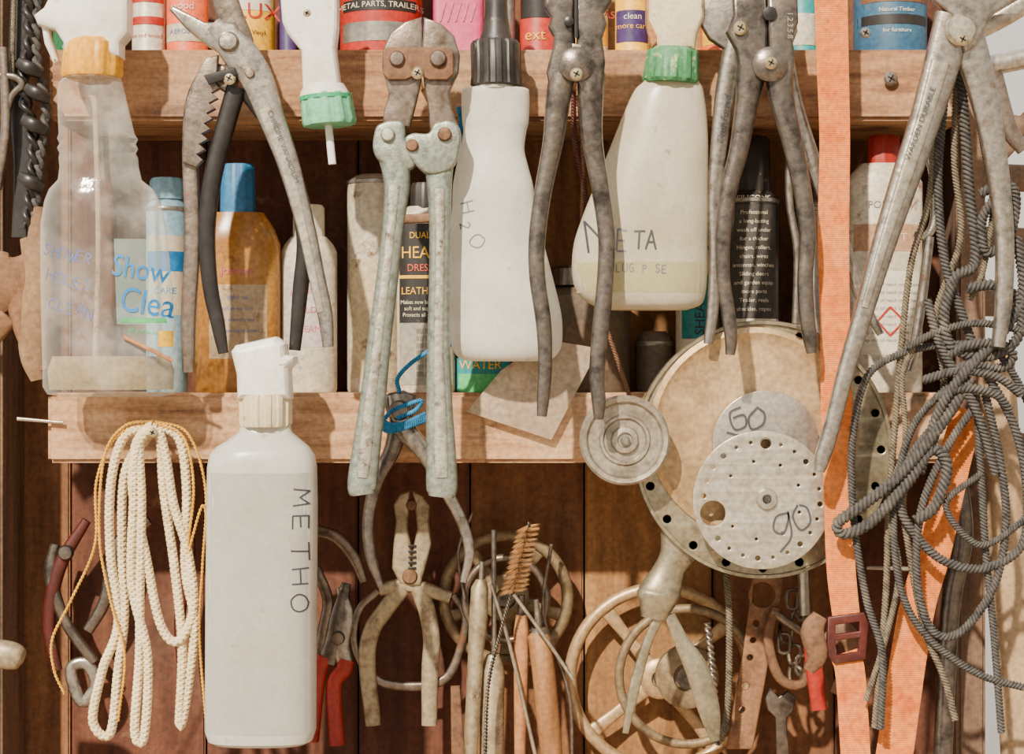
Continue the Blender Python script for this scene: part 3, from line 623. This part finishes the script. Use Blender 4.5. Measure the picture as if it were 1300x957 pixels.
# ================================================================ middle shelf contents
def can(name,y,cx,top,r,m,cap=None,caph=40,capr=None,base=497.9,sq=1,e=2,rim=True,shoulder=14):
    g=G(name,y); zb=478-(478-base)*F(0)/g.f   # stands on shelf top
    o=loft(g,'body',[(top,cx,r*.62),(top+shoulder*.5,cx,r*.86),(top+shoulder,cx,r),(zb-4,cx,r),(zb-.1,cx,r*.97)],m,sq=sq,e=e,n=48)
    if rim: loft(g,'rim',[(top+shoulder-1,cx,r*1.0),(top+shoulder,cx,r*1.03),(top+shoulder+4,cx,r*1.03),(top+shoulder+5,cx,r)],tin_s,sq=sq,e=e,n=48)
    if cap:
        cr=capr or r*.6
        loft(g,'cap',[(top-caph,cx,cr*.85),(top-caph+4,cx,cr*.97),(top+3,cx,cr)],cap,sq=1 if sq>.8 else sq*1.3,flute=(20,.03),n=80)
    return g,o
g,o=can('aerosol_can',.05,212,250,26,lab_lb,lab_lb,24,22); decal(g,'label',192,300,236,400,lab_w,o); decal(g,'label_band',190,320,236,345,lab_b,o,eps=.8)
text(g,'CARE',214,370,8,lab_b,o)
g,o=can('lotion_bottle',.045,302,270,54,amber,blue_cap,62,22,sq=.55,e=2.6,rim=False,shoulder=40)
decal(g,'label',270,362,342,455,mat('label_milky',['#b8a280','#c8b496'],.5,0,30,0,clear=.35,edge=.1,speck=('#94704a',.58,50)),o)
text(g,'Johnny',304,345,10,lab_pink,o,0)
for i,s in enumerate(('baby oil','soft gentle care','for everyday use','dermatologist tested')): text(g,s,306,378+i*14,[6,4.5,4.5,4.5][i],ink_b,o)
text(g,'200ml',320,474,7,lab_w,o)
g,o=can('lotion_bottle',.055,392,300,36,tin_w,lab_w,40,20,rim=False,shoulder=20,sq=.7); decal(g,'label',364,345,420,440,mat('lab_lilac',['#b0a29c','#beb2ac'],.6,speck=('#94704a',.6,50)),o)
for i,s in enumerate(('JASMINE','MILD','CREAM')): text(g,s,392,370+i*24,8,lab_pink,o)
g,o=can('paint_tin',.066,477,222,36,tin_w,None,rim=True,shoulder=8)
decal(g,'label',447,330,506,480,mat('label_aged',['#ab9674','#c0ae8c'],.7,0,30,0,speck=('#6e5038',.56,40)),o)
g,o=can('leather_dressing_bottle',.026,541,262,37,tin_w,black_pl,30,20,sq=.6,e=2.8,rim=False,shoulder=18)
decal(g,'label',508,285,572,488,lab_k,o)
decal(g,'label_foot',508,410,572,488,mat('label_gray',['#8c8478','#a09684'],.6),o,eps=.7)
decal(g,'label_gold',508,350,572,354,lab_y,o,eps=.8)
for s,yy,h,c in (('DUAL',300,8,lab_y),('HEAT',322,15,lab_y),('DRESS',341,9,lab_o),('LEATHER',370,9,lab_y),('Makes new leather',384,5,lab_w),('soft and supple',392,5,lab_w),('Protects all your',400,5,lab_w),):
    text(g,s,534,yy,h,c,o,0,eps=1.2,sx=.9)
for yy in range(420,480,9): text(g,'||||| |||||',540,yy,5,lab_k,o,0,eps=1.2)
g,o=can('sealant_box',.03,614,452,34,lab_t,None,sq=.5,e=6,rim=False,shoulder=2); text(g,'WATER',610,463,11,lab_y,o,0,bold=.02); decal(g,'label_band',582,474,646,497,lab_g,o)
g,o=can('storage_jar',.07,745,360,55,jar_br,steel_dark,22,48,rim=False,shoulder=16)
decal(g,'label',712,410,770,470,mat('lab_br',['#64503e','#7c664e'],.7),o)
g,o=can('aerosol_can',.05,952,240,36,lab_k,black_pl,66,26)
decal(g,'label_white',919,262,986,412,mat('label_grey2',['#38332f','#454039'],.6),o)
decal(g,'label_low',918,405,986,470,lab_w,o,eps=.7)
for i,s in enumerate(('Professional','a long-lasting','wash off under','for a thicker','Hinges, rollers,','chairs, wires','antennas, winches','Sliding doors','and garden equip','more parts','Trailer, reels','shackles, ropes')):
    text(g,s,953,272+i*11,5,lab_w,o,0,eps=1.2)
text(g,'SILICONE',953,254,7,lab_w,o,bold=.01)
g,o=can('aerosol_can',.07,886,300,28,lab_w,lab_lb,30,22); decal(g,'label',864,350,908,430,lab_t,o); text(g,'SHEAR',886,400,12,lab_k,o,-90)
g,o=can('glue_bottle',.04,1122,208,48,tin_w,red_pl,36,21,sq=.6,e=2.6,rim=False,shoulder=24)
text(g,'POLY',1112,262,9,ink_f,o); decal(g,'label',1080,345,1166,450,lab_w,o); decal(g,'label_band',1080,286,1166,320,mat('faded_orange',['#a07858','#ac886a'],.6),o); text(g,'CRAFT',1124,303,10,lab_w,o)
for i in range(8): text(g,'keep out of reach store cool',1124,362+i*10,4.5,ink_f,o)
strokes(g,[[(1124,390),(1142,408)],[(1142,408),(1124,426)],[(1124,426),(1108,408)],[(1108,408),(1124,390)]],2.5,lab_r,o,eps=1.4)
g,o=can('storage_jar',.075,1036,250,28,tin_s,black_pl,20,24)
g,o=can('aerosol_can',.08,830,420,24,jar_br,None)
# ================================================================ top shelf contents
def topcan(name,cx,r,m,bands=(),texts=(),y=.04,top=-90,sq=1,e=2):
    g=G(name,y); zb=478-(478-61.8)*F(0)/g.f
    o=loft(g,'body',[(top,cx,r*.9),(top+6,cx,r),(zb-5,cx,r),(zb-4,cx,r*1.03),(zb-.1,cx,r*1.03)],m,sq=sq,e=e,n=48)
    loft(g,'lid',[(top-14,cx,r*.6),(top-12,cx,r*.8),(top+1,cx,r*.86)],tin_s,sq=sq,e=e)
    for a,b_,mm in bands: decal(g,'label',cx-r*.96,a,cx+r*.96,b_,mm,o,nx=20,eps=.6)
    for s,dx,yy,h,c in texts: text(g,s,cx+dx,yy,h,c,o,0,eps=1.2)
    return g
topcan('aerosol_can',189,21,tin_w,[(-40,6,lab_r),(24,34,lab_r)],[('for red wood',0,48,5,lab_r)])
topcan('aerosol_can',238,26,lab_o,[(34,56,tin_w)],[('wood',-2,12,9,lab_w),('AEROSOL',0,44,6,ink_b)])
topcan('paint_tin',317,32,lab_y,[(-30,18,lab_w)],[('LUX',14,20,20,lab_r),('and Vinyl',8,46,6,lab_k)],y=.045)
topcan('aerosol_can',366,11,lab_p)
topcan('glue_tube',400,15,lab_w,[(0,30,lab_b)],[('X',0,15,14,lab_w)],y=.03)
topcan('paint_tin',484,52,lab_r,[(8,22,lab_k),(36,60,tin_s)],[('METAL PARTS, TRAILERS',0,15,7,lab_w),('GATES',10,2,8,lab_y)],y=.05)
topcan('boxed_cartridge',582,32,lab_m,[],[('/////',0,20,24,lab_pink)],sq=.6,e=8)
topcan('aerosol_can',640,14,lab_b,[(-30,50,tin_s)])
topcan('paint_tin',684,24,lab_r,[(-60,26,lab_k)],[('ext',-5,48,14,lab_y)])
topcan('paint_tin',744,28,lab_w,[(30,60,lab_y)],[('EASY',30,20,9,lab_r)],y=.05)
topcan('aerosol_can',802,21,lab_y,[(16,56,lab_p)],[('clean',0,24,8,lab_w),('more care',0,36,7,lab_y)])
topcan('aerosol_can',916,26,lab_o,[(10,60,lab_y)],[('XT',0,34,14,lab_g)])
topcan('aerosol_can',1018,20,lab_t,[(20,60,tin_w)])
topcan('wood_stain_tin',1130,46,mat('dull_navy',['#28506c','#38607c'],.5,speck=('#6a6254',.6,60)),[(-30,10,mat('lab_woodprint',['#6a4428','#90663c'],.5,0,12,0,(1,1,6))),(26,38,lab_k)],[('Natural Timber',0,20,5,lab_w),('for furniture',0,46,5,lab_w)])
topcan('aerosol_can',90,22,lab_g,[]); topcan('paint_tin',142,16,lab_k)
# ================================================================ lower wall hanging tools
def wallpin(g,px,py): screw(g,px,py,6,-6,steel_dark,'wall_nail',length=(WY-g.y)/g.f+6)
g=G('combination_pliers',.085)
dc=dustiron
plate(g,'jaw_left',[(521,622),(508,626),(500,640),(503,660),(500,690),(498,720),(508,740),(522,742),(524,700),(518,670),(520,640)],dc,t=18,bev=4)
plate(g,'jaw_right',[(524,622),(538,628),(547,642),(545,662),(548,690),(540,720),(534,742),(522,742),(524,700),(530,670),(527,640)],dc,t=18,bev=4,dy=-2)
for i in range(5): plate(g,'tooth',[(519,690+i*7),(529,690+i*7),(529,693+i*7),(519,693+i*7)],black_m,t=2,bev=.5,dy=-12)
bolt(g,521,730,10,-10,rust); bolt(g,523,640,7,-9,rust)
sweep(g,'crossbar',[(482,748,16),(520,742,18),(572,758,16)],dc,t=14,e=3)
sweep(g,'handle_left',[(510,745,24),(488,775,22),(472,800,22),(466,840,22),(474,920,20)],dc,ratio=.6)
sweep(g,'handle_right',[(532,745,24),(542,775,22),(548,810,22),(546,850,22),(545,920,20)],dc,ratio=.6)
sweep(g,'spring_arc',[(480,750,10,6),(455,775,10,6),(450,820,10,6),(475,862,12,6),(520,872,12,6),(565,862,12,6),(585,820,10,6),(590,780,10,6),(575,755,10,6)],steel_brown,ratio=.7)
wallpin(g,523,640)
g=G('red_handled_pliers',.09)
sweep(g,'jaw_l',[(440,740,12),(430,780,22),(425,812,26),(415,840,26)],steel_dark,ratio=.6)
sweep(g,'jaw_r',[(432,745,12),(440,780,20),(432,815,26),(438,840,22)],steel_grey,ratio=.6)
bolt(g,430,808,9,-10,steel_brown)
sweep(g,'grip_l',[(412,832,22),(402,858,24),(394,940,22)],red_pl,ratio=.8); sweep(g,'grip_r',[(440,836,22),(436,850,22),(424,870,20),(428,945,20)],red_pl,ratio=.8)
g=G('iron_hook',.09)
sweep(g,'arc',[(396,672,16),(425,680,16),(448,705,15),(462,738,10)],steel_brown,ratio=.7)
sweep(g,'arc_low',[(400,720,14),(416,760,14),(410,800,14),(402,850,14)],steel_brown,ratio=.7)
g=G('old_pliers',.09)
sweep(g,'grip_a',[(110,660,12),(75,720,18),(62,790,16),(72,850,14)],red_dk,ratio=.8); sweep(g,'grip_b',[(70,690,12),(64,730,16),(84,790,14),(120,840,14)],steel_dark,ratio=.8)
bolt(g,86,700,10,-10,steel_dark)
sweep(g,'ring',[(90,850,16),(110,842,16),(122,868,16),(104,890,16)],steel_grey,ratio=.7,closed=True)
g=G('old_pliers',.09)
sweep(g,'a',[(235,640,12),(240,700,16),(228,790,14),(236,880,14)],red_dk,ratio=.8)
sweep(g,'b',[(190,660,14),(150,690,18),(134,760,16),(112,800,14)],steel_dark,ratio=.8)
def wheel(name,cx,cy,R,m,y,spokes=3,tw=14,hub=22,ph=0):
    g=G(name,y)
    pr=[(R-tw/2+tw/2*math.cos(a),tw*.45*math.sin(a)) for a in [2*math.pi*i/12 for i in range(12)]]
    turned(g,'rim',cx,cy,pr,m,72,closedring=True)
    turned(g,'hub',cx,cy,[(hub,8),(hub,-6),(hub*.8,-10),(hub*.45,-10),(hub*.4,-4),(1,-4)],m,32)
    for i in range(spokes):
        a=ph+2*math.pi*i/spokes; sweep(g,'spoke',[(cx+hub*.8*math.cos(a),cy+hub*.8*math.sin(a),tw*1.3),(cx+R*.55*math.cos(a),cy+R*.55*math.sin(a),tw*.9),(cx+(R-tw)*math.cos(a),cy+(R-tw)*math.sin(a),tw*1.2)],m,ratio=.45)
    turned(g,'axle_pin',cx,cy,[(hub*.35,-8),(hub*.35,(WY-y)/g.f+2)],steel_dark,12)
    return g
g=wheel('hand_wheel',642,758,86,wheelB,.095,5,15,30,.3)
pr=[(52+5*math.cos(a),-14+5*math.sin(a)) for a in [2*math.pi*i/12 for i in range(12)]]
turned(g,'inner_ring',642,758,pr,steel_brown,60,closedring=True)
wheel('hand_wheel',838,860,122,dusty_tan,.1,4,16,26,.9)
wheel('hand_wheel',872,858,92,wheelB,.075,0,12,40)
# bottle brush
g=G('bottle_brush',.03)
rope(g,'twisted_stem',[(672,662),(660,710),(650,750),(636,800),(620,870),(616,960)],2.6,steel_dark,2,9)
vs=[];fs=[]
for i in range(2600):
    turn=random.randrange(13); a=random.random()*6.283; t=(turn+a/6.283+random.gauss(0,.16))/13
    if t>1 or t<0: continue
    cx=671-20*t; cy=666+84*t; r=(16+4*t)*random.uniform(.88,1.08)
    ax=Vector((.97,0,.25)); p=Vector(g.pt(cx,cy)); d=(ax*math.cos(a)+Vector((0,1,0))*math.sin(a))*r*g.f
    d+=Vector((0,0,-.12*r*g.f)); w=Vector((.25,0,-.97))*.4*g.f; w2=d.cross(w).normalized()*.4*g.f
    k=len(vs); vs+=[p-w,p+w,p+w2,p+d]; fs+=[(k,k+1,k+3),(k+1,k+2,k+3),(k+2,k,k+3)]
mk(g,'bristles',vs,fs,bristle)
def rod(name,pts,w,m,y,tip=None):
    g=G(name,y); sweep(g,'shaft',[(p[0],p[1],w) for p in pts],m,ratio=1,e=2,n=12); return g
g=rod('screwdriver',[(612,712),(608,790),(604,850)],7,steel_grey,.05); loft(g,'handle',[(735,610,6),(745,609,11),(790,607,12),(830,604,10),(978,596,9)],dc)
g=rod('metal_rod',[(627,672),(627,780),(628,970)],7,steel_grey,.06)
g=rod('wooden_stick',[(652,754),(690,806),(728,862)],5,steel_pale,.025)
g=rod('metal_rod',[(624,742),(650,830),(680,960)],5,steel_pale,.045)
g=rod('chisel',[(680,760),(684,800)],8,steel_grey,.05); loft(g,'handle',[(800,684,8),(808,684,14),(850,690,15),(975,702,14)],wood_h); loft(g,'ferrule',[(796,684,9),(812,685,12)],steel_grey)
g=rod('paint_brush',[(662,755),(660,970)],10,steel_dark,.055); loft(g,'handle',[(780,662,7),(800,662,10),(970,660,7)],twig_m)
g=rod('wooden_stick',[(590,760),(582,700),(600,650)],4,steel_brown,.08)
g=rod('wooden_stick',[(700,690),(690,780),(722,880),(726,965)],5,steel_brown,.07)
g=G('file_tool',.06); loft(g,'handle',[(830,626,8),(850,625,16),(975,624,15)],dc)
g=G('file_tool',.065); sweep(g,'blade',[(578,870,12),(582,965,18)],rust,t=6,e=5)
# conical handle + shears
g=G('hand_shears',-.002)
loft(g,'bell_handle',[(672,852,24),(700,857,24),(722,848,21),(745,842,26),(752,841,27),(758,840,27),(775,840,20),(786,839,16)],flange_m,smooth=True,sq=.6,tilt=(845,730,10))
sweep(g,'blade_left',[(838,780,14),(822,815,12),(806,870,14),(794,930,8)],flange_m,ratio=.5)
sweep(g,'blade_right',[(850,780,14),(866,815,20),(885,850,30),(900,900,28),(908,940,12)],flange_m,ratio=.4)
g=G('flat_spanner',.06)
plate(g,'bar',[(956,728),(996,728),(992,750),(955,950),(922,950),(944,820)],mat('rusty_bar',['#6c4a32','#8c6446','#543824'],.7,.2,40,.3,dust=('#a08468',.54,26,.6)),t=8,bev=2,holes=[circ(968,754,16,20),circ(960,790,4),circ(956,812,4),circ(952,834,4),circ(946,870,5),circ(942,900,4)])
g=G('grey_rope_end',.03); rope(g,'rope',[(922,728),(926,790),(924,895),(915,940)],4.5,rope_gr,3,12)
g=G('twisted_wire',.05); rope(g,'wire',[(898,790),(904,840),(912,945)],5,steel_grey,2,16)
g=G('chain_bundle',.06)
for i in range(8):
    x=1006+12*math.sin(i*1.3); y=760+i*14
    v=i%2
    sweep(g,'link',[(x-6,y-10,5,v*5),(x+6,y-10,5,-v*5),(x+6,y+10,5,v*4),(x-6,y+10,5,-v*4)],steel_brown,ratio=1,closed=True,k=6,n=8)
g=G('shackle',.05)
sweep(g,'bow',[(985,770,12),(975,810,13),(990,860,13),(1020,866,12),(1030,820,12)],rust,ratio=.9); sweep(g,'pin',[(980,775,11),(1036,815,11)],steel_brown,ratio=1)
g=G('tension_spring',.04); rope(g,'coil',[(1020,720),(1022,780)],8,steel_pale,1,8) ; rope(g,'coil_turns',[(1100,720),(1180,722),(1210,720)],3,alu,1,10)
g=G('brake_lever',.02)
sweep(g,'lever',[(1045,820,16),(1070,800,26),(1084,830,22),(1060,880,16)],rust,ratio=.6)
sweep(g,'grip',[(1030,820,20),(1034,850,22),(1040,900,20)],red_pl,ratio=.7)
g=G('open_spanner',.07)
plate(g,'spanner',[(978,872),(988,884),(1000,876),(1010,884),(1006,902),(998,910),(1004,985),(986,985),(984,910),(974,900),(970,884)],steel_dark,t=8,bev=2)
g=G('hanging_hose',.02)
sweep(g,'hose',[(1214,600,26),(1222,680,26),(1206,780,24),(1196,980,24)],steel_dark,ratio=1,e=2)
g=G('mallet_handle',-.01); sweep(g,'handle',[(-40,826,36),(4,830,36),(24,834,30),(30,836,14)],dustiron,ratio=.9)
g=G('wall_nail',-.004); sweep(g,'nail',[(22,531,5),(80,536,4)],steel_pale,ratio=1)
g=G('wood_screw',-.002); screw(g,1130,100,9,-4,steel_grey)
g=G('wood_screw',-.002); screw(g,1098,42,7,-4,steel_grey)
# ---------------------------------------------------------------- finish groups
bpy.context.view_layer.update()
for g in GROUPS:
    if not g.ch: continue
    c=Vector((0,0,0)); n=0
    for o in g.ch:
        for v in o.bound_box: c+=Vector(v); n+=1
    c/=n; g.e.location=c
    for o in g.ch:
        o.parent=g.e; o.matrix_parent_inverse=Matrix.Translation(-c)
# ---------------------------------------------------------------- light + camera
w=bpy.data.worlds.new('World'); bpy.context.scene.world=w; w.use_nodes=True
wn=w.node_tree.nodes; wl=w.node_tree.links
bg=wn['Background']; bg.inputs[1].default_value=1.0
tc=wn.new('ShaderNodeTexCoord'); sx=wn.new('ShaderNodeSeparateXYZ'); wl.new(tc.outputs['Generated'],sx.inputs[0])
ma=wn.new('ShaderNodeMath'); ma.operation='MULTIPLY_ADD'; ma.inputs[1].default_value=-.45; wl.new(sx.outputs['X'],ma.inputs[0]); wl.new(sx.outputs['Z'],ma.inputs[2])
cr=wn.new('ShaderNodeValToRGB'); mr=wn.new('ShaderNodeMapRange'); mr.inputs[1].default_value=-.7; mr.inputs[2].default_value=.9; wl.new(ma.outputs[0],mr.inputs[0]); wl.new(mr.outputs[0],cr.inputs[0])
e=cr.color_ramp.elements; e[0].position=.1; e[0].color=(.30,.25,.19,1); e[1].position=.85; e[1].color=(1,.97,.92,1)
x=e.new(.42); x.color=(.72,.65,.55,1)
ml=wn.new('ShaderNodeMix'); ml.data_type='RGBA'; ml.blend_type='MULTIPLY'; ml.inputs[0].default_value=1; wl.new(cr.outputs[0],ml.inputs[6]); ml.inputs[7].default_value=(1,1,1,1)
wl.new(ml.outputs[2],bg.inputs[0]); bg.inputs[1].default_value=1.55
sl=bpy.data.lights.new('sun','SUN'); sl.energy=10; sl.angle=math.radians(1.6); sl.color=(1,.89,.72)
so=bpy.data.objects.new('sun',sl); bpy.context.collection.objects.link(so)
dirv=Vector((.4,1,-.8)); so.rotation_euler=dirv.to_track_quat('-Z','Y').to_euler(); so.location=(-1,-3,3)
cd=bpy.data.cameras.new('camera'); cd.sensor_width=36; cd.lens=36*D/(1300*S)
co=bpy.data.objects.new('camera',cd); bpy.context.collection.objects.link(co); co.location=(0,-D,0); co.rotation_euler=(math.pi/2,0,0)
bpy.context.scene.camera=co
